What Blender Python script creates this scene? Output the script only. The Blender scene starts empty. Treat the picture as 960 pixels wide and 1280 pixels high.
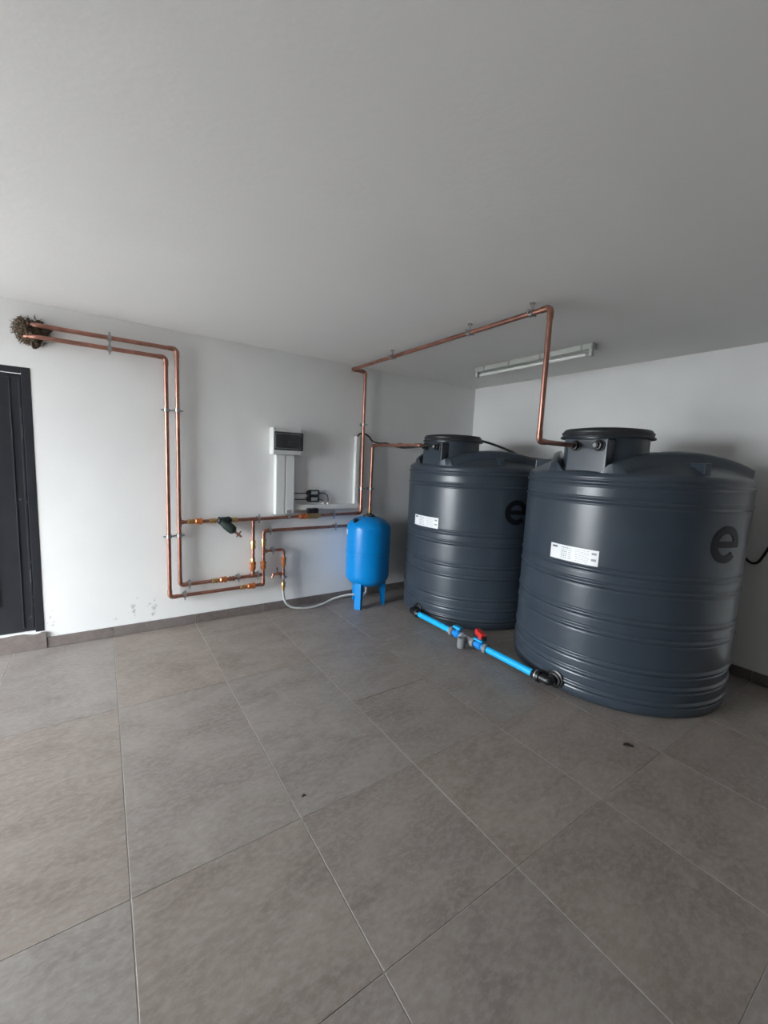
import bpy, bmesh, math, random
from mathutils import Vector, Matrix
import numpy as np
random.seed(7)
scene = bpy.context.scene
C = scene.collection
PI = math.pi
R = math.radians

# ------------------------------------------------------------------ camera, light
D1, D2, HC = 3.842, 3.958, 2.472          # back wall y, right wall x, ceiling z
XL, YF = -3.2, -4.0                      # left wall x, wall behind the camera y
cam_d = bpy.data.cameras.new('camera'); cam = bpy.data.objects.new('camera', cam_d); C.objects.link(cam)
cam_d.sensor_fit = 'HORIZONTAL'; cam_d.sensor_width = 36.0; cam_d.lens = 515.99/960*36
yaw, pitch, roll = 0.6006, -0.1204, 0.0453
fw = Vector((math.sin(yaw)*math.cos(pitch), math.cos(yaw)*math.cos(pitch), math.sin(pitch)))
rt = Vector((math.cos(yaw), -math.sin(yaw), 0)); up = rt.cross(fw)
rr = math.cos(roll)*rt + math.sin(roll)*up; uu = -math.sin(roll)*rt + math.cos(roll)*up
cam.matrix_world = Matrix(((rr.x, uu.x, -fw.x, 0), (rr.y, uu.y, -fw.y, 0), (rr.z, uu.z, -fw.z, 1.5), (0, 0, 0, 1)))
scene.camera = cam
cam_d.clip_start = 0.02

world = bpy.data.worlds.new('sky'); scene.world = world; world.use_nodes = True
bgn = world.node_tree.nodes['Background']; bgn.inputs['Color'].default_value = (0.90, 0.96, 1.0, 1); bgn.inputs['Strength'].default_value = 16.5
OY0, OY1, OZ1 = 1.75, 3.70, 2.12          # daylight opening in the left wall
pl = bpy.data.lights.new('opening_portal', 'AREA'); pl.shape = 'RECTANGLE'; pl.size = OZ1; pl.size_y = OY1-OY0
pl.cycles.is_portal = True
po = bpy.data.objects.new('opening_portal', pl); C.objects.link(po)
po.location = (XL-0.1, (OY0+OY1)/2, OZ1/2); po.rotation_euler = (0, -PI/2, 0)
vs = scene.view_settings; vs.view_transform = 'Standard'; vs.look = 'None'; vs.gamma = 1.0; vs.use_curve_mapping = False
vs.exposure = 1.0

# ------------------------------------------------------------------ materials
MATS = {}
def mat(name, color, rough=0.5, metal=0.0, noise=None, bump=None, spec=0.5, coat=0.0):
    m = bpy.data.materials.new(name); m.use_nodes = True
    nt = m.node_tree; b = nt.nodes['Principled BSDF']
    b.inputs['Base Color'].default_value = (*color, 1); b.inputs['Roughness'].default_value = rough
    b.inputs['Metallic'].default_value = metal; b.inputs['Specular IOR Level'].default_value = spec
    b.inputs['Coat Weight'].default_value = coat
    L = nt.links.new
    if noise or bump:
        tc = nt.nodes.new('ShaderNodeNewGeometry')
    if noise:                                # (scale, colour2, contrast)
        n = nt.nodes.new('ShaderNodeTexNoise'); n.inputs['Scale'].default_value = noise[0]; n.inputs['Detail'].default_value = 6
        L(tc.outputs['Position'], n.inputs['Vector'])
        mr = nt.nodes.new('ShaderNodeMapRange'); mr.inputs[1].default_value = 0.35; mr.inputs[2].default_value = 0.65
        L(n.outputs['Fac'], mr.inputs[0])
        mx = nt.nodes.new('ShaderNodeMix'); mx.data_type = 'RGBA'
        mx.inputs[6].default_value = (*color, 1); mx.inputs[7].default_value = (*noise[1], 1)
        L(mr.outputs[0], mx.inputs[0]); L(mx.outputs[2], b.inputs['Base Color'])
    if bump:                                 # (scale, strength)
        n2 = nt.nodes.new('ShaderNodeTexNoise'); n2.inputs['Scale'].default_value = bump[0]; n2.inputs['Detail'].default_value = 5
        L(tc.outputs['Position'], n2.inputs['Vector'])
        bp = nt.nodes.new('ShaderNodeBump'); bp.inputs['Strength'].default_value = bump[1]; bp.inputs['Distance'].default_value = 0.01
        L(n2.outputs['Fac'], bp.inputs['Height']); L(bp.outputs['Normal'], b.inputs['Normal'])
    MATS[name] = m
    return m

mat('plaster', (0.85, 0.85, 0.84), 0.75, noise=(2.5, (0.82, 0.82, 0.815)), bump=(60, 0.06))
mat('ceiling_paint', (0.82, 0.815, 0.80), 0.8, noise=(1.5, (0.80, 0.795, 0.78)), bump=(45, 0.10))
mat('grout', (0.50, 0.47, 0.43), 0.9)
mat('door_paint', (0.012, 0.014, 0.019), 0.42, noise=(9, (0.017, 0.019, 0.025)))
mat('door_scuff', (0.10, 0.11, 0.12), 0.6)
mat('copper', (0.49, 0.245, 0.185), 0.33, 0.88, noise=(14, (0.34, 0.165, 0.128)))
mat('copper_joint', (0.46, 0.23, 0.165), 0.36, 0.88, noise=(30, (0.33, 0.16, 0.12)))
mat('brass', (0.62, 0.42, 0.19), 0.32, 0.9, noise=(40, (0.48, 0.31, 0.14)))
mat('bronze', (0.72, 0.27, 0.10), 0.35, 0.75, noise=(40, (0.58, 0.19, 0.07)))
mat('steel', (0.42, 0.43, 0.43), 0.35, 0.9)
mat('braid', (0.52, 0.52, 0.50), 0.42, 0.7, bump=(420, 0.5))
mat('black_plastic', (0.010, 0.011, 0.012), 0.38)
mat('black_rubber', (0.012, 0.012, 0.013), 0.55)
mat('valve_wrap', (0.006, 0.016, 0.013), 0.5, noise=(50, (0.012, 0.028, 0.022)))
mat('tank_plastic', (0.034, 0.046, 0.062), 0.29, noise=(5, (0.040, 0.053, 0.070)), bump=(25, 0.02))
mat('tank_lid', (0.020, 0.023, 0.027), 0.42)
mat('emblem', (0.005, 0.006, 0.009), 0.5, spec=0.25)
mat('sticker', (0.82, 0.83, 0.85), 0.35)
mat('print_ink', (0.32, 0.33, 0.35), 0.6)
mat('print_dark', (0.10, 0.11, 0.13), 0.6)
mat('vessel_blue', (0.0, 0.205, 0.56), 0.30, spec=0.35)
mat('pipe_blue', (0.01, 0.42, 0.83), 0.35)
mat('valve_blue', (0.01, 0.22, 0.62), 0.35)
mat('red_plastic', (0.62, 0.03, 0.025), 0.4)
mat('grey_pvc', (0.20, 0.21, 0.22), 0.5)
mat('white_pvc', (0.74, 0.75, 0.74), 0.42)
mat('white_enamel', (0.66, 0.68, 0.66), 0.4)
mat('aged_enamel', (0.47, 0.49, 0.46), 0.45)
mat('lamp_glass', (0.80, 0.82, 0.80), 0.2)
mat('smoked', (0.035, 0.040, 0.042), 0.12)
mat('breaker', (0.03, 0.032, 0.034), 0.4)
mat('label_grey', (0.30, 0.31, 0.32), 0.5)
mat('fibre', (0.16, 0.115, 0.075), 0.95, noise=(70, (0.05, 0.033, 0.022)), bump=(90, 1.0))
mat('fibre_light', (0.30, 0.24, 0.17), 0.95, noise=(70, (0.14, 0.10, 0.07)))
mat('leaf', (0.03, 0.02, 0.013), 0.8)
mat('added_dark_panel', (0.055, 0.040, 0.030), 0.5, noise=(12, (0.040, 0.028, 0.021)))  # dark brown of the added, unseen rear panel that soaks up bounce light
mat('paving', (0.21, 0.20, 0.195), 0.9, noise=(2, (0.17, 0.165, 0.16)))

def tile_material(name, c1, c2, c3):
    m = bpy.data.materials.new(name); m.use_nodes = True; nt = m.node_tree; L = nt.links.new; N = nt.nodes.new
    b = nt.nodes['Principled BSDF']
    g = N('ShaderNodeNewGeometry'); oi = N('ShaderNodeObjectInfo')
    add = N('ShaderNodeVectorMath'); add.operation = 'MULTIPLY_ADD'
    add.inputs[1].default_value = (1, 1, 1)
    cmb = N('ShaderNodeCombineXYZ'); mul = N('ShaderNodeMath'); mul.operation = 'MULTIPLY'; mul.inputs[1].default_value = 37.0
    L(oi.outputs['Random'], mul.inputs[0]); L(mul.outputs[0], cmb.inputs[0]); L(mul.outputs[0], cmb.inputs[2])
    L(g.outputs['Position'], add.inputs[0]); L(cmb.outputs[0], add.inputs[2])
    mp = N('ShaderNodeMapping'); mp.inputs['Scale'].default_value = (1.0, 1.7, 1.0); mp.inputs['Rotation'].default_value = (0, 0, R(-14))
    L(add.outputs[0], mp.inputs['Vector'])
    n1 = N('ShaderNodeTexNoise'); n1.inputs['Scale'].default_value = 3.0; n1.inputs['Detail'].default_value = 8; n1.inputs['Roughness'].default_value = 0.62; n1.inputs['Distortion'].default_value = 0.7
    L(mp.outputs[0], n1.inputs['Vector'])
    n2 = N('ShaderNodeTexNoise'); n2.inputs['Scale'].default_value = 30.0; n2.inputs['Detail'].default_value = 6; n2.inputs['Roughness'].default_value = 0.7
    L(mp.outputs[0], n2.inputs['Vector'])
    r1 = N('ShaderNodeMapRange'); r1.inputs[1].default_value = 0.32; r1.inputs[2].default_value = 0.68; L(n1.outputs['Fac'], r1.inputs[0])
    m1 = N('ShaderNodeMix'); m1.data_type = 'RGBA'; m1.inputs[6].default_value = (*c1, 1); m1.inputs[7].default_value = (*c2, 1); L(r1.outputs[0], m1.inputs[0])
    r2 = N('ShaderNodeMapRange'); r2.inputs[1].default_value = 0.42; r2.inputs[2].default_value = 0.72; r2.inputs[4].default_value = 0.6; L(n2.outputs['Fac'], r2.inputs[0])
    m2 = N('ShaderNodeMix'); m2.data_type = 'RGBA'; m2.inputs[7].default_value = (*c3, 1); L(m1.outputs[2], m2.inputs[6]); L(r2.outputs[0], m2.inputs[0])
    # tile to tile tone
    hs = N('ShaderNodeHueSaturation'); rv = N('ShaderNodeMapRange'); rv.inputs[3].default_value = 0.95; rv.inputs[4].default_value = 1.05
    L(oi.outputs['Random'], rv.inputs[0]); L(rv.outputs[0], hs.inputs['Value'])
    rs = N('ShaderNodeMapRange'); rs.inputs[3].default_value = 0.72; rs.inputs[4].default_value = 1.22
    fr = N('ShaderNodeMath'); fr.operation = 'FRACT'; L(mul.outputs[0], fr.inputs[0]); L(fr.outputs[0], rs.inputs[0]); L(rs.outputs[0], hs.inputs['Saturation'])
    L(m2.outputs[2], hs.inputs['Color'])
    # a few pale specks of dust
    vo = N('ShaderNodeTexVoronoi'); vo.inputs['Scale'].default_value = 9.0; L(add.outputs[0], vo.inputs['Vector'])
    ls = N('ShaderNodeMath'); ls.operation = 'LESS_THAN'; ls.inputs[1].default_value = 0.035; L(vo.outputs['Distance'], ls.inputs[0])
    m3 = N('ShaderNodeMix'); m3.data_type = 'RGBA'; m3.inputs[7].default_value = (0.30, 0.29, 0.27, 1); L(hs.outputs[0], m3.inputs[6])
    half = N('ShaderNodeMath'); half.operation = 'MULTIPLY'; half.inputs[1].default_value = 0.7; L(ls.outputs[0], half.inputs[0]); L(half.outputs[0], m3.inputs[0])
    L(m3.outputs[2], b.inputs['Base Color'])
    rg = N('ShaderNodeMapRange'); rg.inputs[3].default_value = 0.36; rg.inputs[4].default_value = 0.56; L(n2.outputs['Fac'], rg.inputs[0]); L(rg.outputs[0], b.inputs['Roughness'])
    bp = N('ShaderNodeBump'); bp.inputs['Strength'].default_value = 0.22; bp.inputs['Distance'].default_value = 0.004
    L(n2.outputs['Fac'], bp.inputs['Height']); L(bp.outputs['Normal'], b.inputs['Normal'])
    MATS[name] = m
tile_material('floor_tile', (0.185, 0.154, 0.137), (0.275, 0.238, 0.214), (0.36, 0.328, 0.302))
tile_material('skirting_tile', (0.135, 0.115, 0.107), (0.195, 0.168, 0.157), (0.24, 0.218, 0.205))

# peeling paint low on the back wall: worn marks with their own shape
def back_wall_material():
    m = MATS['plaster'].copy(); m.name = 'plaster_worn'; nt = m.node_tree; L = nt.links.new; N = nt.nodes.new
    b = nt.nodes['Principled BSDF']; old = b.inputs['Base Color'].links[0].from_socket
    g = N('ShaderNodeNewGeometry')
    n = N('ShaderNodeTexNoise'); n.inputs['Scale'].default_value = 26; n.inputs['Detail'].default_value = 7; n.inputs['Roughness'].default_value = 0.65
    L(g.outputs['Position'], n.inputs['Vector'])
    fac = None
    for (x, z, rx, rz, k) in ((0.18, 0.20, 0.05, 0.14, 1), (0.325, 0.19, 0.06, 0.15, 1), (-0.36, 0.20, 0.05, 0.12, 0.8), (0.02, 0.15, 0.10, 0.05, 0.55)):
        sub = N('ShaderNodeVectorMath'); sub.operation = 'SUBTRACT'; sub.inputs[1].default_value = (x, D1, z); L(g.outputs['Position'], sub.inputs[0])
        mul = N('ShaderNodeVectorMath'); mul.operation = 'MULTIPLY'; mul.inputs[1].default_value = (1/rx, 0, 1/rz); L(sub.outputs[0], mul.inputs[0])
        ln = N('ShaderNodeVectorMath'); ln.operation = 'LENGTH'; L(mul.outputs[0], ln.inputs[0])
        mr = N('ShaderNodeMapRange'); mr.inputs[1].default_value = 0; mr.inputs[2].default_value = 1; mr.inputs[3].default_value = 0.24*k; mr.inputs[4].default_value = 0; L(ln.outputs['Value'], mr.inputs[0])
        if fac is None: fac = mr.outputs[0]
        else:
            a = N('ShaderNodeMath'); a.operation = 'ADD'; L(fac, a.inputs[0]); L(mr.outputs[0], a.inputs[1]); fac = a.outputs[0]
    s = N('ShaderNodeMath'); s.operation = 'ADD'; L(n.outputs['Fac'], s.inputs[0]); L(fac, s.inputs[1])
    t = N('ShaderNodeMapRange'); t.inputs[1].default_value = 0.66; t.inputs[2].default_value = 0.74; L(s.outputs[0], t.inputs[0])
    gate = N('ShaderNodeMath'); gate.operation = 'GREATER_THAN'; gate.inputs[1].default_value = 0.004; L(fac, gate.inputs[0])
    tt = N('ShaderNodeMath'); tt.operation = 'MULTIPLY'; L(t.outputs[0], tt.inputs[0]); L(gate.outputs[0], tt.inputs[1])
    mx = N('ShaderNodeMix'); mx.data_type = 'RGBA'; mx.inputs[7].default_value = (0.55, 0.56, 0.57, 1); L(old, mx.inputs[6]); L(tt.outputs[0], mx.inputs[0]); L(mx.outputs[2], b.inputs['Base Color'])
    MATS['plaster_worn'] = m
back_wall_material()

# ------------------------------------------------------------------ geometry helpers
class G:
    def __init__(s): s.v = []; s.f = []; s.boxy = False
    def add(s, vs, fs):
        o = len(s.v); s.v += [tuple(p) for p in vs]; s.f += [tuple(i+o for i in f) for f in fs]; return s
    def box(s, x0, x1, y0, y1, z0, z1, bev=0.0, M=None):
        s.boxy = s.boxy or bev > 0
        bm = bmesh.new(); bmesh.ops.create_cube(bm, size=1.0)
        for v in bm.verts: v.co = Vector(((x0+x1)/2+v.co.x*(x1-x0), (y0+y1)/2+v.co.y*(y1-y0), (z0+z1)/2+v.co.z*(z1-z0)))
        if bev > 0: bmesh.ops.bevel(bm, geom=bm.edges[:], offset=bev, segments=2, profile=0.5, affect='EDGES')
        if M is not None: bmesh.ops.transform(bm, matrix=M, verts=bm.verts[:])
        bm.verts.index_update()
        s.add([v.co for v in bm.verts], [[v.index for v in f.verts] for f in bm.faces]); bm.free(); return s
    def tube(s, pts, r, seg=14, cap=True):
        pts = [Vector(p) for p in pts]; n = len(pts)
        tg = []
        for i in range(n):
            a = pts[max(i-1, 0)]; b = pts[min(i+1, n-1)]; tg.append((b-a).normalized())
        t0 = tg[0]; ref = Vector((0, 0, 1)) if abs(t0.z) < 0.9 else Vector((1, 0, 0))
        u = t0.cross(ref).normalized(); vs = []; fs = []
        for i in range(n):
            if i: u = (u - tg[i]*u.dot(tg[i])).normalized()
            w = tg[i].cross(u); ri = r[i] if isinstance(r, (list, tuple)) else r
            for k in range(seg):
                a = 2*PI*k/seg; vs.append(pts[i] + (u*math.cos(a)+w*math.sin(a))*ri)
        for i in range(n-1):
            for k in range(seg):
                k2 = (k+1) % seg; fs.append((i*seg+k, i*seg+k2, (i+1)*seg+k2, (i+1)*seg+k))
        if cap: fs.append(tuple(range(seg-1, -1, -1))); fs.append(tuple((n-1)*seg+k for k in range(seg)))
        return s.add(vs, fs)
    def cyl(s, p0, p1, r0, r1=None, seg=16):
        p0 = Vector(p0); p1 = Vector(p1); r1 = r0 if r1 is None else r1
        return s.tube([p0, p1], [r0, r1], seg)
    def spin(s, o, d, prof, seg=20):            # prof: list of (distance along d, radius)
        o = Vector(o); d = Vector(d).normalized()
        pts = [o+d*t for t, _ in prof]
        ref = Vector((0, 0, 1)) if abs(d.z) < 0.9 else Vector((1, 0, 0)); u = d.cross(ref).normalized(); w = d.cross(u)
        vs = []; fs = []
        for p, (_, r) in zip(pts, prof):
            for k in range(seg):
                a = 2*PI*k/seg; vs.append(p+(u*math.cos(a)+w*math.sin(a))*r)
        n = len(pts)
        for i in range(n-1):
            for k in range(seg):
                k2 = (k+1) % seg; fs.append((i*seg+k, i*seg+k2, (i+1)*seg+k2, (i+1)*seg+k))
        fs.append(tuple(range(seg-1, -1, -1))); fs.append(tuple((n-1)*seg+k for k in range(seg)))
        return s.add(vs, fs)

def fillet(pts, rad, n=6):
    pts = [Vector(p) for p in pts]; out = [pts[0]]
    for i in range(1, len(pts)-1):
        a, b, c = pts[i-1], pts[i], pts[i+1]; d0 = (a-b).normalized(); d1 = (c-b).normalized()
        ang = d0.angle(d1); t = min(rad/math.tan(ang/2), (a-b).length*0.45, (c-b).length*0.45); r_ = t*math.tan(ang/2)
        ctr = b+(d0+d1).normalized()*(r_/math.sin(ang/2)); s0 = b+d0*t-ctr; s1 = b+d1*t-ctr
        tot = s0.angle(s1); ax = s0.cross(s1).normalized()
        for k in range(n+1): out.append(ctr+Matrix.Rotation(tot*k/n, 3, ax) @ s0)
    out.append(pts[-1]); return out

def smooth_path(pts, sub=8):
    P = [Vector(p) for p in pts]; P = [P[0]*2-P[1]]+P+[P[-1]*2-P[-2]]; out = []
    for i in range(1, len(P)-2):
        for k in range(sub):
            t = k/sub; a, b, c, d = P[i-1:i+3]
            out.append(0.5*((2*b)+(c-a)*t+(2*a-5*b+4*c-d)*t*t+(3*b-a-3*c+d)*t**3))
    out.append(P[-2]); return out

ROOTLOC = {}
def obj(name, g, m, parent=None, smooth=True, loc=None, ang=35):
    """one mesh object; geometry is given in world coordinates (or the thing's own when it has no recorded place)"""
    base = Vector(loc) if loc is not None else (ROOTLOC.get(parent.name, Vector((0, 0, 0))) if parent else Vector((0, 0, 0)))
    me = bpy.data.meshes.new(name); me.from_pydata([tuple(Vector(v)-base) for v in g.v], [], g.f); me.update()
    bm = bmesh.new(); bm.from_mesh(me); bmesh.ops.recalc_face_normals(bm, faces=bm.faces[:]); bm.to_mesh(me); bm.free()
    if smooth:
        me.polygons.foreach_set('use_smooth', [True]*len(me.polygons)); me.set_sharp_from_angle(angle=R(ang))
    me.materials.append(MATS[m])
    o = bpy.data.objects.new(name, me); C.objects.link(o)
    if smooth and g.boxy:
        wn = o.modifiers.new('weighted_normals', 'WEIGHTED_NORMAL'); wn.keep_sharp = True
    if parent: o.parent = parent
    elif loc is not None: o.location = loc
    ROOTLOC[o.name] = base
    return o
def tag(o, label, cat, group=None, kind=None):
    if label: o['label'] = label
    if cat: o['category'] = cat
    if group: o['group'] = group
    if kind: o['kind'] = kind
    return o
def thing(name, loc, label, cat, group=None):
    o = bpy.data.objects.new(name, None); o.empty_display_size = 0.1; C.objects.link(o); o.location = loc
    ROOTLOC[o.name] = Vector(loc); return tag(o, label, cat, group)
def struct(name, g, m, **k):
    o = obj(name, g, m, **k); o['kind'] = 'structure'; return o

# ------------------------------------------------------------------ the room
TX0, TW, TY0, TL = 0.0354, 0.6093, 1.4545, 0.6233      # tile grid
DX0, DX1, DZ0, DZ1 = -1.245, -0.395, 0.135, 2.035      # door opening
T = 0.2
floor = struct('floor', G().box(XL-T, D2+T, YF-T, D1+T, -0.12, -0.0022), 'grout', smooth=False)
GAP = 0.0036
tile_meshes = {}
def place_piece(name, x0, x1, y0, y1, z0, z1, bev, m, parent):
    key = (name, round(x1-x0, 3), round(y1-y0, 3), round(z1-z0, 3))
    ctr = ((x0+x1)/2, (y0+y1)/2, (z0+z1)/2)
    if key not in tile_meshes:
        g = G().box(-(x1-x0)/2, (x1-x0)/2, -(y1-y0)/2, (y1-y0)/2, -(z1-z0)/2, (z1-z0)/2)
        me = bpy.data.meshes.new(name); bm = bmesh.new()
        vs = [bm.verts.new(v) for v in g.v]; [bm.faces.new([vs[i] for i in f]) for f in g.f]
        bmesh.ops.recalc_face_normals(bm, faces=bm.faces[:])
        bmesh.ops.bevel(bm, geom=[e for e in bm.edges], offset=bev, segments=1, affect='EDGES')
        bm.to_mesh(me); bm.free(); me.materials.append(MATS[m]); tile_meshes[key] = me
    o = bpy.data.objects.new(name, tile_meshes[key]); C.objects.link(o); o.location = ctr; o.parent = parent
    return o
GAPY = 0.0022
def col_joints(i):
    base = [TY0+k*TL for k in range(-8, 1)]                     # joints up to the long row
    far = {2: [1, 3]}.get(i, [2])                                # the column beside the vessel is cut differently
    return [YF]+[y for y in base+[TY0+k*TL for k in far] if YF+0.05 < y < D1-0.02]+[D1]
i0 = math.floor((XL-TX0)/TW); i1 = math.ceil((D2-TX0)/TW)
for i in range(i0, i1):
    yy = col_joints(i)
    for ya_, yb_ in zip(yy[:-1], yy[1:]):
        x0 = max(TX0+i*TW, XL)+GAP/2; x1 = min(TX0+(i+1)*TW, D2)-GAP/2; y0 = ya_+GAPY/2; y1 = yb_-GAPY/2
        if x1-x0 < 0.02: continue
        o = place_piece('floor_tile', x0, x1, y0, y1, -0.012, 0.0, 0.0010, 'floor_tile', floor); o.location.z += random.uniform(-0.0005, 0.0)
def slab_with_hole(axis, a0, a1, z0, z1, t0, t1, h):
    """wall along 'x' or 'y' from a0 to a1, thickness t0..t1, with a hole h=(b0,b1,hz0,hz1)"""
    g = G(); parts = [(a0, h[0], z0, z1), (h[1], a1, z0, z1), (h[0], h[1], h[3], z1)]
    if h[2] > z0: parts.append((h[0], h[1], z0, h[2]))
    for p0, p1, q0, q1 in parts:
        if axis == 'x': g.box(p0, p1, t0, t1, q0, q1)
        else: g.box(t0, t1, p0, p1, q0, q1)
    return g
wall_back = struct('wall_back', slab_with_hole('x', XL-T, D2+T, -0.1, HC+0.1, D1, D1+T, (DX0, DX1, DZ0, DZ1)), 'plaster_worn', smooth=False)
wall_right = struct('wall_right', G().box(D2, D2+T, YF-T, D1, -0.1, HC+0.1), 'plaster', smooth=False)
wall_left = struct('wall_left', slab_with_hole('y', YF-T, D1, -0.1, HC+0.1, XL-T, XL, (OY0, OY1, 0.0, OZ1)), 'plaster', smooth=False)
wall_front = struct('wall_front', G().box(XL, D2, YF-T, YF, -0.1, HC+0.1), 'plaster', smooth=False)
ceiling = struct('ceiling', G().box(XL-T, D2+T, YF-T, D1+T, HC, HC+0.15), 'ceiling_paint', smooth=False)
yard = struct('ground_outside', G().box(-30, XL-T, -20, 30, -0.2, -0.03), 'paving', smooth=False)

# skirting of cut floor tiles, piece by piece
BH, BT = 0.082, 0.011
bb = struct('baseboard_back', G().box(DX1, D2, D1-0.004, D1, 0, BH-0.003), 'grout', smooth=False)
xs = [DX1+0.012]+[TX0+i*TW for i in range(-2, 9) if DX1+0.03 < TX0+i*TW < D2-0.02]+[D2]
for a, b in zip(xs[:-1], xs[1:]):
    place_piece('baseboard_tile', a+0.0015, b-0.0015, D1-BT, D1, 0.002, BH, 0.0012, 'skirting_tile', bb)
br = struct('baseboard_right', G().box(D2-0.004, D2, YF, D1-BT, 0, BH-0.003), 'grout', smooth=False)
ys = [YF]+[TY0+j*TL for j in range(-8, 5) if YF+0.05 < TY0+j*TL < D1-0.03]+[D1-BT]
for a, b in zip(ys[:-1], ys[1:]):
    place_piece('baseboard_tile', D2-BT, D2, a+0.0015, b-0.0015, 0.002, BH, 0.0012, 'skirting_tile', br)
# tiled door step, chipped along its top edge
g = G(); n = 34; top = []
for k in range(n+1):
    x = DX0+(DX1+0.010-DX0)*k/n; c = 0.0
    if 0.86 < k/n < 0.97: c = 0.012*math.sin((k/n-0.86)/0.11*PI)
    top.append((x, 0.128-c+random.uniform(-0.002, 0.002)))
vs = []; fs = []
for x, z in top: vs += [(x, D1-0.016, 0.001), (x, D1-0.016, z), (x, D1+0.06, z+0.004), (x, D1+0.06, 0.001)]
for k in range(n):
    a = k*4; b = a+4
    for q in range(4): fs.append((a+q, a+(q+1) % 4, b+(q+1) % 4, b+q))
fs += [(0, 1, 2, 3), (n*4+3, n*4+2, n*4+1, n*4)]
struct('trim_1', g.add(vs, fs), 'skirting_tile', smooth=False)

# dark sectional panel added out of view behind the camera to cut bounce light
bounce_panel = struct('added_rear_panel', G().box(XL+0.35, D2-0.35, YF, YF+0.02, 0.0, 2.2), 'added_dark_panel', smooth=False)
for k in range(5): obj('added_panel_section', G().box(XL+0.36, D2-0.36, YF+0.02, YF+0.045, 0.01+k*0.438, 0.438+k*0.438-0.008, 0.004), 'added_dark_panel', bounce_panel)
# dark steel door in the back wall
door = struct('door_1', G().box(DX0+0.052, DX1-0.052, D1+0.020, D1+0.060, DZ0+0.006, DZ1-0.045, 0.002), 'door_paint')
obj('door_frame', G().box(DX1-0.050, DX1-0.001, D1-0.004, D1+0.09, DZ0, DZ1-0.001, 0.003).box(DX0+0.001, DX0+0.050, D1-0.004, D1+0.09, DZ0, DZ1-0.001, 0.003).box(DX0+0.05, DX1-0.05, D1-0.004, D1+0.09, DZ1-0.042, DZ1-0.001, 0.003), 'door_paint', door)
for k, (a, b) in enumerate(((0.056, 0.070), (0.112, 0.120))):
    obj('moulding', G().box(DX1-b, DX1-a, D1+0.0145, D1+0.021, DZ0+0.03, DZ1-0.06, 0.002), 'door_paint', door)
obj('moulding', G().box(DX0+0.07, DX1-0.07, D1+0.0145, D1+0.021, DZ1-0.075, DZ1-0.062, 0.003), 'door_paint', door)
obj('panel', G().box(DX0+0.24, DX1-0.24, D1+0.010, D1+0.021, 0.35, 1.0, 0.006).box(DX0+0.24, DX1-0.24, D1+0.010, D1+0.021, 1.12, 1.9, 0.006), 'door_paint', door)
g = G()
for (x, z, w, h) in ((-0.455, 1.60, 0.004, 0.10), (-0.457, 1.73, 0.003, 0.06), (-0.458, 0.56, 0.004, 0.10), (-0.455, 0.66, 0.004, 0.02), (-0.452, 0.40, 0.004, 0.01), (-0.451, 0.34, 0.004, 0.01), (-0.453, 1.10, 0.006, 0.012), (-0.49, 1.12, 0.010, 0.012), (-0.445, 0.16, 0.008, 0.008)):
    g.box(x-w/2, x+w/2, D1+0.0128, D1+0.0155, z-h/2, z+h/2)
g.box(-0.487, -0.477, D1+0.0185, D1+0.021, 0.236, 0.240); g.box(-0.474, -0.468, D1+0.0185, D1+0.021, 0.242, 0.258)
obj('scuff_mark', g, 'door_scuff', door, smooth=False)

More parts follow.
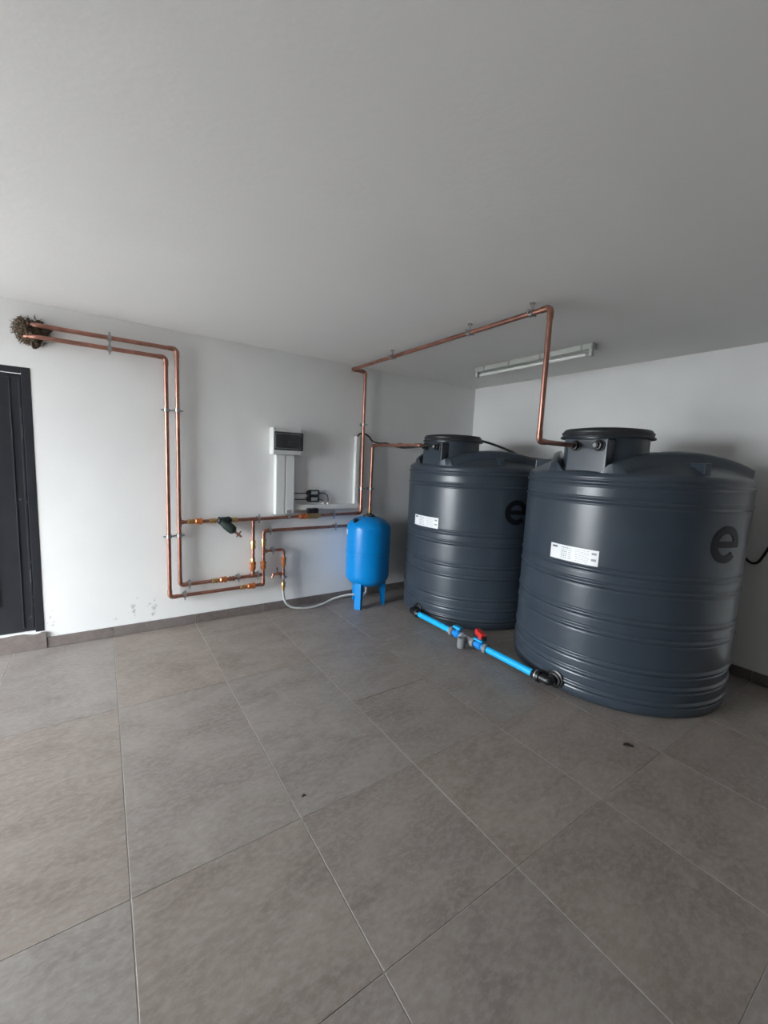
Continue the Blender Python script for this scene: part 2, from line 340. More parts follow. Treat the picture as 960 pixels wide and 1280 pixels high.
# ------------------------------------------------------------------ water tanks
TR, TZ = 0.7097, 1.497
def build_tank(loc):
    root = thing('water_tank', loc, 'tank', 'water tank', 'water storage tanks')
    root.location = (0, 0, 0); ROOTLOC[root.name] = Vector((0, 0, 0))
    SEG = 128
    # body profile with paired beads
    beads = [1.43, 1.318, 0.882, 0.79, 0.588, 0.488, 0.288, 0.192, 0.092]
    prof = [(0.0, TR-0.045), (0.006, TR-0.022), (0.022, TR-0.007), (0.045, TR-0.003)]
    z = 0.05
    while z < TZ-0.03:
        r = TR-0.003
        for b in beads:
            d = abs(z-b)
            if d < 0.026:
                r = TR-0.003 + (0.007*(0.5+0.5*math.cos(PI*d/0.015)) if d < 0.015 else 0) - (0.004*math.sin(PI*(d-0.013)/0.013) if d > 0.013 else 0)
        prof.append((z, r)); z += 0.004
    prof += [(TZ-0.028, TR-0.004), (TZ-0.012, TR-0.010), (TZ-0.002, TR-0.022)]
    g = G(); vs = []; fs = []
    for zz, r in prof:
        for k in range(SEG):
            a = 2*PI*k/SEG; vs.append((r*math.cos(a), r*math.sin(a), zz))
    for i in range(len(prof)-1):
        for k in range(SEG):
            k2 = (k+1) % SEG; fs.append((i*SEG+k, i*SEG+k2, (i+1)*SEG+k2, (i+1)*SEG+k))
    fs.append(tuple(range(SEG-1, -1, -1)))
    body = obj('body', g.add(vs, fs), 'tank_plastic', root, ang=60)
    # domed top with three scalloped shelves
    NR, NA = 72, 240; RT = TR-0.020; g = G(); vs = []; fs = []
    dirs = [(math.cos(R(a)), math.sin(R(a))) for a in (-119, 1, 121)]
    def sst(t): t = max(0, min(1, t)); return t*t*(3-2*t)
    def top_z(x, y):
        r = math.hypot(x, y); q = min(1, r/RT)
        zd = TZ-0.004+0.165*(1-q**2.6)
        for dx, dy in dirs:
            u = x*dx+y*dy
            s = sst((u-0.520)/0.028)
            lip = 0.058*sst((u-0.440)/0.05)
            low = TZ-0.002+0.56*(RT-r)
            zd = (zd+lip)*(1-s)+min(zd, low)*s
        return zd
    for i in range(NR+1):
        r = RT*(i/NR)**0.8
        for k in range(NA):
            a = 2*PI*k/NA; vs.append((r*math.cos(a), r*math.sin(a), top_z(r*math.cos(a), r*math.sin(a))))
    for k in range(NA):                                        # skirt down into the body rim
        a = 2*PI*k/NA; vs.append((RT*math.cos(a), RT*math.sin(a), TZ-0.03))
    for i in range(NR+1):
        for k in range(NA):
            k2 = (k+1) % NA; fs.append((i*NA+k, i*NA+k2, (i+1)*NA+k2, (i+1)*NA+k))
    dome = obj('dome', g.add(vs, fs), 'tank_plastic', root, ang=60)
    for a in (-119, 1, 121):
        M = Matrix.Rotation(R(a), 4, 'Z')
        obj('fin', G().box(0.515, 0.665, -0.022, 0.022, TZ-0.03, TZ+0.080, 0.008, M), 'tank_plastic', dome)
    # neck, off centre towards the outlet side, with a flat inlet block
    nx = -0.385
    neck = obj('neck', G().spin((nx, 0, TZ+0.0), (0, 0, 1), [(0, 0.275), (0.06, 0.262), (0.09, 0.258), (0.225, 0.258)], 64), 'tank_plastic', root)
    obj('inlet_block', G().box(nx-0.285, nx, -0.165, 0.105, TZ-0.02, TZ+0.212, 0.012), 'tank_plastic', neck)
    lid = obj('lid', G().spin((nx, 0, TZ+0.222), (0, 0, 1), [(0, 0.288), (0.008, 0.290), (0.012, 0.280), (0.030, 0.276), (0.050, 0.270), (0.058, 0.262), (0.066, 0.20), (0.070, 0.10), (0.071, 0.02)], 72), 'tank_lid', root)
    obj('lid_ring', G().spin((nx, 0, TZ+0.252), (0, 0, 1), [(0, 0.272), (0, 0.281), (0.008, 0.281), (0.010, 0.270)], 72), 'tank_lid', lid)
    for y in (0.04, -0.115):
        f = obj('inlet_fitting', G().spin((nx-0.283, y, TZ+0.165), (-1, 0, 0), [(0, 0.036), (0.010, 0.036), (0.012, 0.030), (0.040, 0.028), (0.042, 0.020), (0.060, 0.019)], 20), 'black_plastic', root)
        if y < 0:
            obj('fitting_bore', G().spin((nx-0.283-0.0601, y, TZ+0.165), (-1, 0, 0), [(0, 0.013), (0.004, 0.012)], 16), 'label_grey', f)
    # outlet flange low on the side
    oz = 0.078
    obj('outlet_flange', G().spin((-TR+0.006, 0, oz), (-1, 0, 0), [(0, 0.062), (0.014, 0.062), (0.018, 0.050), (0.030, 0.048), (0.032, 0.034), (0.060, 0.033)], 28), 'black_plastic', root)
    # sticker on the curve
    def patch(g, a0, a1, z0, z1, r, t, n=18, za=0.0):
        vs = []; fs = []
        for k in range(n+1):
            a = R(a0+(a1-a0)*k/n); dz = 0
            for rr_ in (r, r+t):
                vs += [(rr_*math.cos(a), rr_*math.sin(a), z0+dz), (rr_*math.cos(a), rr_*math.sin(a), z1+dz)]
        for k in range(n):
            a = k*4; b = a+4
            fs += [(a+2, b+2, b+3, a+3), (a, a+1, b+1, b), (a, b, b+2, a+2), (a+1, a+3, b+3, b+1)]
        fs += [(0, 2, 3, 1), (n*4, n*4+1, n*4+3, n*4+2)]
        g.add(vs, fs)
    gs = G(); patch(gs, 169, 195.6, 0.906, 1.006, TR-0.002, 0.0012)
    st = obj('sticker', gs, 'sticker', root, ang=60); st['label'] = 'white printed sticker'
    rnd = random.Random(3); gp = G(); gd = G()
    rp = TR-0.0007
    patch(gd, 170.2, 173.4, 0.982, 0.994, rp, 0.0004, 4)
    for row in range(6):
        z = 0.992-row*0.0135
        a = 176.0
        while a < 179.2:
            w = rnd.uniform(0.4, 1.1); patch(gp if row % 2 else gd, a, a+w, z-0.004, z, rp, 0.0004, 2); a += w+0.35
        a = 180.2
        while a < 181.8:
            w = rnd.uniform(0.3, 0.8); patch(gp, a, a+w, z-0.004, z, rp, 0.0004, 2); a += w+0.35
    for row in range(7):
        z = 0.994-row*0.012; a = 184.0
        while a < 190.5:
            w = rnd.uniform(0.4, 1.4); patch(gp, a, a+w, z-0.0025, z, rp, 0.0003, 2); a += w+0.4
    for q in range(2): patch(gp, 192.2, 194.6, 0.975-q*0.04, 0.99-q*0.04, rp, 0.0003, 3)
    for nm_, g_, m_ in (('small_print', gp, 'print_ink'), ('heading_print', gd, 'print_dark')): obj(nm_, g_, m_, st, ang=60)['kind'] = 'stuff'
    # round dark letter e
    ge = G(); ac = R(-106.5); zc = 1.105; RO, RI = 0.112, 0.066
    def onc(s, t, d): a = ac+s/TR; return ((TR-0.003+d)*math.cos(a), (TR-0.003+d)*math.sin(a), zc+t)
    def strip(pairs, th=0.004):
        vs = []; fs = []
        for (p, q) in pairs: vs += [onc(*p, 0), onc(*q, 0), onc(*p, th), onc(*q, th)]
        for k in range(len(pairs)-1):
            a = k*4; b = a+4; fs += [(a+2, b+2, b+3, a+3), (a, b, b+2, a+2), (a+1, a+3, b+3, b+1)]
        m_ = (len(pairs)-1)*4
        fs += [(0, 2, 3, 1), (m_, m_+1, m_+3, m_+2)]
        ge.add(vs, fs)
    strip([((RO*math.cos(R(t)), RO*math.sin(R(t))), (RI*math.cos(R(t)), RI*math.sin(R(t)))) for t in range(-10, 322, 4)])
    strip([((s, 0.019), (s, -0.019)) for s in np.linspace(-RI-0.01, RO-0.003, 10)], 0.0038)
    e = obj('emblem_letter_e', ge, 'emblem', root, ang=50); e['label'] = 'round dark letter e'
    return root
def copy_tree(o, parent=None):
    c = o.copy(); C.objects.link(c); c.parent = parent
    for ch in list(o.children): copy_tree(ch, c)
    return c
T2 = (3.2378, 1.5206, 0.0); T1 = (3.2415, 3.0305, 0.0)
tank2 = build_tank(T2); tank1 = copy_tree(tank2)
tank2.location = T2; tank1.location = T1
tank2['label'] = 'near one of two dark grey ribbed water tanks, beside the dark right corner'
tank1['label'] = 'far one of two dark grey ribbed water tanks, next to the blue vessel'

# ------------------------------------------------------------------ copper pipework
PR_ = 0.0155; PY = D1-0.06
def axis_of(d): return Vector(d).normalized()
def run(root, pts, r=PR_, joints=True, rad=0.034):
    obj('tube', G().tube(fillet(pts, rad), r, 14), 'copper', root, ang=50)
    if joints:
        P = [Vector(p) for p in pts]
        for i in range(1, len(P)-1):
            if (P[i-1]-P[i]).angle(P[i+1]-P[i]) > R(110): continue
            a = P[i]+(P[i-1]-P[i]).normalized()*min(0.062, (P[i-1]-P[i]).length*0.4); c = P[i]+(P[i+1]-P[i]).normalized()*min(0.062, (P[i+1]-P[i]).length*0.4)
            obj('elbow', G().tube(fillet([a, P[i], c], rad*0.95), r+0.0028, 14), 'copper_joint', root, ang=50)
def clip(root, p, d, back=(0, 1, 0), reach=0.058, r=PR_, ears=True):
    p = Vector(p); d = axis_of(d); b = Vector(back); side = d.cross(b).normalized()
    g = G().spin(p-d*0.012, d, [(0, r+0.001), (0, r+0.006), (0.024, r+0.006), (0.024, r+0.001)], 16)
    if ears:
        for s in (-1, 1):
            q0 = p+side*s*(r+0.003); q1 = p+side*s*(r+0.020); g.cyl(q0, q1, 0.007, 0.006, 8)
            g.cyl(q1-b*0.012, q1+b*0.012, 0.006, seg=8)
    g.cyl(p+b*(r+0.002), p+b*(reach-0.004), 0.0055, seg=8); g.cyl(p+b*(reach-0.005), p+b*reach, 0.017, seg=14)
    return obj('pipe_clip', g, 'steel', root)
def tee(root, p, d, br, r=PR_):
    p = Vector(p); d = axis_of(d); b = axis_of(br)
    obj('tee', G().cyl(p-d*0.036, p+d*0.036, r+0.0030, seg=14).cyl(p, p+b*0.036, r+0.0028, seg=14), 'copper_joint', root)
def union(root, p, d, m='bronze', L=0.075, k=1.0):
    p = Vector(p); d = axis_of(d); r = PR_*k
    u = obj('union', G().spin(p-d*L/2, d, [(0, r+0.002), (L*0.12, r+0.005), (L*0.2, r+0.011), (L*0.48, r+0.011), (L*0.5, r+0.006), (L*0.62, r+0.006), (L*0.64, r+0.013), (L*0.9, r+0.013), (L, r+0.003)], 8), m, root, ang=25)
    return u
def coupling(root, p, d, m='brass', L=0.06, k=1.0):
    p = Vector(p); d = axis_of(d); r = PR_*k
    return obj('coupling', G().spin(p-d*L/2, d, [(0, r+0.001), (L*0.05, r+0.006), (L*0.35, r+0.007), (L*0.36, r+0.004), (L*0.64, r+0.004), (L*0.65, r+0.008), (L*0.95, r+0.006), (L, r+0.001)], 12), m, root, ang=25)
X, Z = (1, 0, 0), (0, 0, 1)

ZA, ZB, ZI, ZO, ZC = 0.928, 0.810, 0.378, 0.288, 0.614
XA, XB, XV1, XV2, XBR, XR1, XR2 = 0.519, 0.439, 1.135, 1.233, 1.433, 2.287, 2.400
# inner pipe of the pair
p = thing('copper_pipe', (-0.33, PY, 2.316), 'upper, inner one of the paired copper pipes leaving the fibre-packed wall hole', 'pipe', 'copper pipe runs')
run(p, [(-0.405, D1-0.030, 2.316), (-0.335, PY, 2.316), (XA, PY, 2.316), (XA, PY, ZI), (XV2-0.02, PY, ZI+0.012)])
clip(p, (0.073, PY, 2.316), X); clip(p, (XA, PY, 1.838), Z); clip(p, (XA, PY, 0.812), Z); clip(p, (0.592, PY, ZI+0.001), X)
coupling(p, (0.80, PY, ZI+0.005), X, L=0.05); union(p, (0.868, PY, ZI+0.006), X, L=0.07); coupling(p, (0.945, PY, ZI+0.007), X, 'copper_joint', L=0.05)
clip(p, (1.005, PY, ZI+0.008), X); tee(p, (XV1, PY, ZI+0.011), X, Z); clip(p, (1.183, PY, ZI+0.011), X)
tee(p, (XA, PY, ZA-0.006), Z, X)
# outer pipe of the pair
p = thing('copper_pipe', (-0.33, PY, 2.240), 'lower, outer one of the paired copper pipes leaving the fibre-packed wall hole', 'pipe', 'copper pipe runs')
run(p, [(-0.415, D1-0.030, 2.240), (-0.345, PY, 2.240), (XB, PY, 2.240), (XB, PY, ZO-0.004), (XV2-0.04, PY, ZO+0.004)])
clip(p, (0.071, PY, 2.240), X); clip(p, (XB, PY, 1.834), Z); clip(p, (XB, PY, 0.806), Z); clip(p, (0.555, PY, ZO-0.003), X)
coupling(p, (1.045, PY, ZO+0.002), X, L=0.05); union(p, (1.118, PY, ZO+0.003), X, L=0.085)
# riser to the far tank
p = thing('copper_pipe', (XV2, PY, ZO), 'copper pipe passing behind the blue vessel and rising to the far tank neck', 'pipe', 'copper pipe runs')
t1x = T1[0]-0.385-0.283
run(p, [(XV2-0.05, PY, ZO+0.004), (XV2, PY, ZO+0.004), (XV2, PY, ZB), (XR2, PY, ZB+0.004), (XR2+0.004, PY, 1.672), (t1x-0.095, T1[1]+0.04, 1.672), (t1x-0.045, T1[1]+0.04, 1.666)])
coupling(p, (XV2, PY, 0.70), Z, L=0.075, k=1.15); union(p, (XV2, PY, 0.478), Z, L=0.085); tee(p, (XV2, PY, ZC), Z, X)
clip(p, (1.298, PY, ZB), X); clip(p, (1.99, PY, ZB+0.003), X); clip(p, (XR2+0.002, PY, 1.205), Z); coupling(p, (XR2, PY, 0.955), Z, L=0.05)
coupling(p, (2.452, 3.35, 1.672), (0.12, -0.74, 0), 'copper_joint', L=0.05)
# main run: strainer, solenoids, ceiling, near tank
p = thing('copper_pipe', (XA, PY, ZA), 'long copper pipe with dark strainer, climbing to the ceiling and dropping to the near tank', 'pipe', 'copper pipe runs')
t2x = T2[0]-0.385-0.283; zc_ = HC-0.058; xc_ = 2.122
run(p, [(XA+0.02, PY, ZA-0.006), (1.10, PY, ZA-0.004), (XR1, PY, ZA+0.016), (XR1-0.008, PY, zc_), (xc_, PY, zc_), (xc_+0.014, 1.535, zc_), (xc_+0.014, 1.535, 1.662), (t2x-0.045, T2[1]+0.04, 1.662)])
coupling(p, (0.608, PY, ZA-0.005), X, L=0.05); union(p, (0.668, PY, ZA-0.005), X, L=0.065); coupling(p, (0.785, PY, ZA-0.005), X, L=0.055)
coupling(p, (0.968, PY, ZA-0.004), X, L=0.055); tee(p, (XV1, PY, ZA-0.004), X, (0, 0, -1))
clip(p, (1.19, PY, ZA-0.002), X); clip(p, (1.478, PY, ZA+0.003), X, ears=False); clip(p, (1.965, PY, ZA+0.010), X)
clip(p, (XR1, PY, 1.205), Z); clip(p, (XR1-0.004, PY, 1.880), Z)
for y in (3.084, 2.163, 1.662): clip(p, (xc_+0.014*(PY-y)/2.25, y, zc_), (0, 1, 0), back=(0, 0, 1), reach=0.057)
# dark wrapped strainer hanging at an angle
s0 = Vector((0.850, PY, ZA-0.004)); s1 = Vector((0.945, PY-0.03, 0.838))
d = (s1-s0).normalized()
st = obj('strainer', G().spin((0.822, PY, ZA-0.004), X, [(0, 0.020), (0.012, 0.030), (0.105, 0.030), (0.120, 0.020)], 18).spin(s0-d*0.01, d, [(0, 0.030), (0.05, 0.036), (0.075, 0.040), (0.12, 0.042), (0.15, 0.038), (0.165, 0.022)], 18), 'valve_wrap', p)
e0 = s0+d*0.145
obj('strainer_outlet', G().spin(e0, d, [(0, 0.014), (0.02, 0.014), (0.022, 0.010), (0.085, 0.009)], 12).cyl(e0+d*0.052-Vector((0.018, 0, 0.02)), e0+d*0.052+Vector((0.022, 0, 0.03)), 0.006, seg=8), 'copper_joint', st)
for x in (0.832, 0.905): obj('strap', G().spin((x, PY, ZA-0.004), X, [(0, 0.0305), (0, 0.033), (0.012, 0.033), (0.012, 0.0305)], 16), 'black_rubber', st)
# solenoid pair
sv = obj('solenoid_valve', G().box(1.675, 1.745, PY-0.026, PY+0.026, ZA-0.022, ZA+0.034, 0.006).cyl((1.70, PY, ZA+0.03), (1.70, PY, ZA+0.045), 0.014).cyl((1.752, PY, ZA), (1.775, PY, ZA), 0.026, seg=6).box(1.735, 1.765, PY-0.024, PY+0.024, ZA-0.020, ZA+0.022, 0.005), 'brass', p)
for x in (1.690, 1.752): obj('coil', G().box(x-0.024, x+0.024, PY-0.034, PY+0.016, ZA+0.034, ZA+0.084, 0.006), 'black_plastic', sv)
union(p, (1.625, PY, ZA+0.004), X, L=0.10, k=1.1); coupling(p, (1.79, PY, ZA+0.006), X, L=0.04)
# upright link between the two runs
p = thing('copper_pipe', (XV1, PY, ZI+0.03), 'short upright copper link with gold coupling, left of a similar upright, below the trunking', 'pipe', 'copper pipe runs')
run(p, [(XV1, PY, ZI+0.03), (XV1, PY, ZA-0.03)])
coupling(p, (XV1, PY, 0.685), Z, L=0.08, k=1.2); coupling(p, (XV1, PY, 0.535), Z, L=0.045); union(p, (XV1, PY, 0.480), Z, L=0.085, k=1.15)
# drain branch with tap
p = thing('copper_pipe', (XBR, PY, 0.24), 'short copper branch with a small drain tap above the braided hose', 'pipe', 'copper pipe runs')
rb = 0.0115
run(p, [(XV2+0.03, PY, ZC), (XBR, PY, ZC+0.002), (XBR, PY, 0.26)], rb)
clip(p, (1.328, PY, ZC+0.001), X, r=rb); union(p, (XBR, PY, 0.493), Z, L=0.10, k=0.8); tee(p, (XBR, PY, 0.378), Z, (-1, 0, 0), rb)
tp = obj('drain_tap', G().spin((XBR-0.03, PY, 0.378), (-1, 0, 0), [(0, 0.012), (0.012, 0.016), (0.03, 0.016), (0.032, 0.011), (0.055, 0.011), (0.075, 0.012)], 12).cyl((XBR-0.10, PY, 0.380), (XBR-0.115, PY, 0.345), 0.011, 0.010), 'copper_joint', p)
obj('tap_lever', G().cyl((XBR-0.06, PY, 0.38), (XBR-0.068, PY-0.01, 0.425), 0.005, seg=8).box(XBR-0.074, XBR-0.062, PY-0.016, PY-0.004, 0.42, 0.445, 0.002), 'copper_joint', tp)
obj('nut', G().spin((XBR, PY, 0.325), Z, [(0, 0.022), (0.022, 0.022)], 6), 'steel', p, smooth=False); coupling(p, (XBR, PY, 0.262), Z, L=0.055)
clip(p, (XBR, PY, 0.338), Z, r=rb)

# braided hose from the branch to the vessel
VX, VY = 2.264, 3.568
hose = thing('braided_hose', (XBR, PY, 0.0), 'grey braided flexible hose lying on the floor below the blue vessel', 'hose')
path = smooth_path([(XBR, PY, 0.245), (XBR+0.002, PY, 0.17), (XBR+0.02, PY-0.01, 0.09), (XBR+0.075, PY-0.03, 0.035), (XBR+0.17, PY-0.06, 0.0135), (XBR+0.29, PY-0.08, 0.0135), (XBR+0.40, PY-0.09, 0.035), (XBR+0.52, PY-0.10, 0.075), (XBR+0.66, PY-0.15, 0.108), (VX-0.06, VY-0.015, 0.115), (VX-0.02, VY-0.01, 0.115)], 10)
obj('hose_tube', G().tube(path, 0.0125, 14), 'braid', hose, ang=60)
obj('ferrule', G().cyl((XBR, PY, 0.205), (XBR, PY, 0.252), 0.0155), 'brass', hose)
obj('ferrule', G().cyl(path[-8], path[-1], 0.0155), 'steel', hose)

# ------------------------------------------------------------------ blue pressure vessel
v = thing('pressure_vessel', (VX, VY, 0), 'bright blue pressure vessel on three flat legs beside the far tank', 'pressure vessel')
VR = 0.226; prof = []
z0, z1 = 0.335, 0.820
for k in range(13):
    t = R(90*k/12); prof.append((z0-0.135*math.cos(t), max(0.012, VR*math.sin(t))))
prof += [(0.566, VR), (0.568, VR+0.003), (0.592, VR+0.003), (0.594, VR)]
for k in range(13):
    t = R(90*k/12); prof.append((z1+0.125*math.sin(t), max(0.012, VR*math.cos(t))))
prof = [(a, b) for a, b in prof]
g = G(); SEG = 64; vs = []; fs = []
for zz, r in prof:
    for k in range(SEG): a = 2*PI*k/SEG; vs.append((VX+r*math.cos(a), VY+r*math.sin(a), zz))
for i in range(len(prof)-1):
    for k in range(SEG): k2 = (k+1) % SEG; fs.append((i*SEG+k, i*SEG+k2, (i+1)*SEG+k2, (i+1)*SEG+k))
fs += [tuple(range(SEG-1, -1, -1)), tuple((len(prof)-1)*SEG+k for k in range(SEG))]
shell = obj('shell', g.add(vs, fs), 'vessel_blue', v, ang=45)
for a in (211, 340, 98):
    M = Matrix.Translation((VX, VY, 0)) @ Matrix.Rotation(R(a), 4, 'Z')
    g = G().box(0.190, 0.196, -0.036, 0.036, 0.0, 0.315, 0.002, M)
    for s in (-1, 1):                       # folded side flanges, tapering downwards
        y0 = s*0.036; y1 = s*0.031
        q = [(0.194, y0, 0.0), (0.168, y0, 0.0), (0.128, y0, 0.26), (0.194, y0, 0.30), (0.194, y1, 0.0), (0.168, y1, 0.0), (0.128, y1, 0.26), (0.194, y1, 0.30)]
        g.add([M @ Vector(c) for c in q], [(0, 1, 2, 3), (7, 6, 5, 4), (0, 4, 5, 1), (1, 5, 6, 2), (2, 6, 7, 3), (3, 7, 4, 0)])
    obj('leg', g, 'vessel_blue', v, ang=25)
fl = obj('top_flange', G().spin((VX, VY, 0.936), Z, [(0, 0.062), (0.012, 0.062), (0.014, 0.045), (0.022, 0.040), (0.024, 0.022), (0.034, 0.020)], 24), 'black_plastic', v)
for k in range(6):
    a = 2*PI*k/6+0.2; obj('bolt', G().cyl((VX+0.052*math.cos(a), VY+0.052*math.sin(a), 0.946), (VX+0.052*math.cos(a), VY+0.052*math.sin(a), 0.956), 0.007, seg=6), 'steel', fl, smooth=False)
ga = R(188); gx, gy = VX+0.165*math.cos(ga), VY+0.165*math.sin(ga)
gd_ = Vector((math.cos(ga)*0.7, math.sin(ga)*0.7, 0.72))
vc = obj('air_valve_cap', G().spin((gx, gy, 0.892), gd_, [(0, 0.030), (0.016, 0.030), (0.018, 0.022), (0.034, 0.021)], 16), 'black_plastic', v)
obj('cap_ring', G().spin(Vector((gx, gy, 0.892))+gd_.normalized()*0.006, gd_, [(0, 0.0305), (0, 0.033), (0.005, 0.033), (0.005, 0.0305)], 16), 'steel', vc)
obj('bottom_connection', G().cyl((VX, VY, 0.205), (VX, VY, 0.14), 0.017).tube(fillet([(VX, VY, 0.15), (VX, VY, 0.115), (VX-0.04, VY-0.008, 0.115)], 0.02), 0.018, 14), 'steel', v)
gs = G(); vs = []; fs = []
for k in range(7):
    a = R(151+16*k/6)
    for zz in (0.752, 0.806): vs.append((VX+(VR+0.0012)*math.cos(a), VY+(VR+0.0012)*math.sin(a), zz))
for k in range(6): fs.append((k*2, k*2+1, k*2+3, k*2+2))
vl = obj('rating_label', gs.add(vs, fs), 'sticker', v)
sm = vl.modifiers.new('thickness', 'SOLIDIFY'); sm.thickness = 0.0008; sm.offset = 0

# ------------------------------------------------------------------ control box, trunking
bx = thing('control_box', (1.44, D1, 1.524), 'pale grey control box with smoked window on the back wall', 'control box')
obj('housing', G().box(1.296, 1.583, D1-0.098, D1, 1.524, 1.772, 0.008), 'white_enamel', bx)
obj('front_cover', G().box(1.300, 1.579, D1-0.108, D1-0.096, 1.528, 1.768, 0.005), 'white_enamel', bx)
w = obj('smoked_window', G().box(1.306, 1.586, D1-0.122, D1-0.106, 1.566, 1.735, 0.006), 'smoked', bx)
obj('window_rim', G().box(1.317, 1.562, D1-0.1235, D1-0.121, 1.716, 1.719).box(1.317, 1.562, D1-0.1235, D1-0.121, 1.582, 1.585).box(1.315, 1.318, D1-0.1235, D1-0.121, 1.582, 1.719).box(1.560, 1.563, D1-0.1235, D1-0.121, 1.582, 1.719), 'label_grey', w, smooth=False)
obj('switch_block', G().box(1.43, 1.475, D1-0.1255, D1-0.121, 1.605, 1.655, 0.002), 'breaker', w)
obj('latch', G().box(1.545, 1.575, D1-0.128, D1-0.120, 1.60, 1.70, 0.003), 'breaker', w)
for x in (1.312, 1.567):
    for z in (1.540, 1.757): obj('screw', G().cyl((x, D1-0.110, z), (x, D1-0.107, z), 0.006, seg=10), 'label_grey', bx)
tr = thing('cable_trunking', (1.436, D1, 0.96), 'wide white upright trunking, twin channel, under the control box', 'trunking')
obj('channel', G().box(1.345, 1.434, D1-0.060, D1, 0.958, 1.522, 0.003), 'white_pvc', tr)
obj('channel', G().box(1.438, 1.528, D1-0.060, D1, 0.964, 1.522, 0.003), 'white_pvc', tr)
obj('cover', G().box(1.349, 1.430, D1-0.064, D1-0.058, 0.960, 1.521, 0.002), 'white_pvc', tr)
obj('cover', G().box(1.442, 1.524, D1-0.064, D1-0.058, 0.966, 1.521, 0.002), 'white_pvc', tr)
obj('cable_gland', G().box(1.455, 1.500, D1-0.068, D1-0.01, 0.955, 1.000, 0.004), 'label_grey', tr)
tr = thing('cable_trunking', (1.9, D1, 1.0), 'narrow white horizontal trunking running right from the twin-channel trunking', 'trunking')
obj('channel', G().box(1.530, 2.275, D1-0.038, D1, 0.990, 1.043, 0.002), 'white_pvc', tr); obj('cover', G().box(1.530, 2.275, D1-0.041, D1-0.036, 0.994, 1.039, 0.0015), 'white_pvc', tr)
tr = thing('cable_trunking', (2.232, D1, 1.043), 'narrow white upright trunking left of the two copper risers', 'trunking')
obj('channel', G().box(2.213, 2.257, D1-0.040, D1, 1.0445, 1.755, 0.002), 'white_pvc', tr); obj('cover', G().box(2.216, 2.254, D1-0.043, D1-0.038, 1.0455, 1.754, 0.0015), 'white_pvc', tr)

# two little black modules with their leads
for k, (z0, z1, lab) in enumerate(((1.132, 1.190, 'upper of two small black modules with grey labels beside the trunking'), (1.070, 1.128, 'lower of two small black modules with grey labels beside the trunking'))):
    md = thing('sensor_module', (1.745, D1, z0), lab, 'module', 'small black modules on the wall')
    obj('case', G().box(1.690, 1.805, D1-0.042, D1, z0, z1, 0.006).box(1.676, 1.700, D1-0.030, D1-0.006, z0+0.012, z1-0.012, 0.004), 'black_plastic', md)
    obj('face_label', G().box(1.716, 1.785, D1-0.0432, D1-0.041, z0+0.014, z1-0.012), 'label_grey', md, smooth=False)
    zc = (z0+z1)/2-0.004
    obj('input_lead', G().tube([(1.529, D1-0.02, zc+0.003), (1.60, D1-0.02, zc), (1.68, D1-0.02, zc)], 0.0042, 8), 'black_rubber', md)
    if k == 0: q = [(1.80, D1-0.02, zc-0.002), (1.86, D1-0.022, zc-0.002), (1.900, D1-0.024, zc-0.02), (1.912, D1-0.022, zc-0.06), (1.912, D1-0.018, 1.062)]
    else: q = [(1.80, D1-0.02, zc-0.005), (1.83, D1-0.022, zc-0.004), (1.855, D1-0.024, zc-0.018), (1.862, D1-0.02, 1.062)]
    obj('output_lead', G().tube(smooth_path(q, 6), 0.0042, 8), 'black_rubber', md)
    x = q[-1][0]; obj('cable_gland', G().spin((x, D1-0.019, 1.040), Z, [(0, 0.012), (0.014, 0.012), (0.016, 0.008), (0.026, 0.007)], 10), 'white_pvc', md)

# ------------------------------------------------------------------ cables
cb = obj('black_cable', G().tube(smooth_path([(2.236, D1-0.02, 1.752), (2.262, D1-0.022, 1.782), (2.31, D1-0.026, 1.790), (2.37, D1-0.032, 1.762), (2.415, D1-0.05, 1.712), (2.432, 3.68, 1.694), (2.432, 3.56, 1.692), (2.448, 3.46, 1.668), (2.455, 3.34, 1.650), (2.452, 3.22, 1.648), (2.470, 3.12, 1.655), (t1x-0.052, T1[1]-0.02, 1.672), (t1x-0.050, T1[1]-0.115, 1.664)], 8), 0.0085, 10), 'black_rubber', loc=(2.236, D1-0.02, 1.752))
tag(cb, 'black cable arching out of the upright trunking along the copper pipe to the far tank', 'cable', 'black cables')
cb = obj('black_cable', G().tube(smooth_path([(3.06, 3.08, 1.742), (3.12, 3.09, 1.778), (3.17, 3.06, 1.782), (3.20, 2.996, 1.762), (3.20, 2.834, 1.725), (3.20, 2.68, 1.680), (3.20, 2.535, 1.630), (3.20, 2.443, 1.602), (3.20, 2.33, 1.586), (3.22, 2.20, 1.578), (3.25, 2.10, 1.592), (3.27, 1.95, 1.630)], 8), 0.0115, 10), 'black_rubber', loc=(3.06, 3.08, 1.742))
tag(cb, 'black cable draped from the far tank lid over its dome to the near tank', 'cable', 'black cables')
cb = obj('black_cable', G().tube(smooth_path([(D2-0.012, 1.10, 1.30), (D2-0.012, 1.032, 1.054), (D2-0.012, 0.98, 0.930), (D2-0.012, 0.937, 0.885), (D2-0.012, 0.897, 0.894), (D2-0.012, 0.869, 0.954), (D2-0.012, 0.846, 1.023), (D2-0.012, 0.823, 1.115), (D2-0.012, 0.80, 1.30)], 8), 0.0085, 10), 'black_rubber', loc=(D2-0.012, 0.937, 0.885))
tag(cb, 'dark cable sagging on the right wall beside the near tank', 'cable', 'black cables')

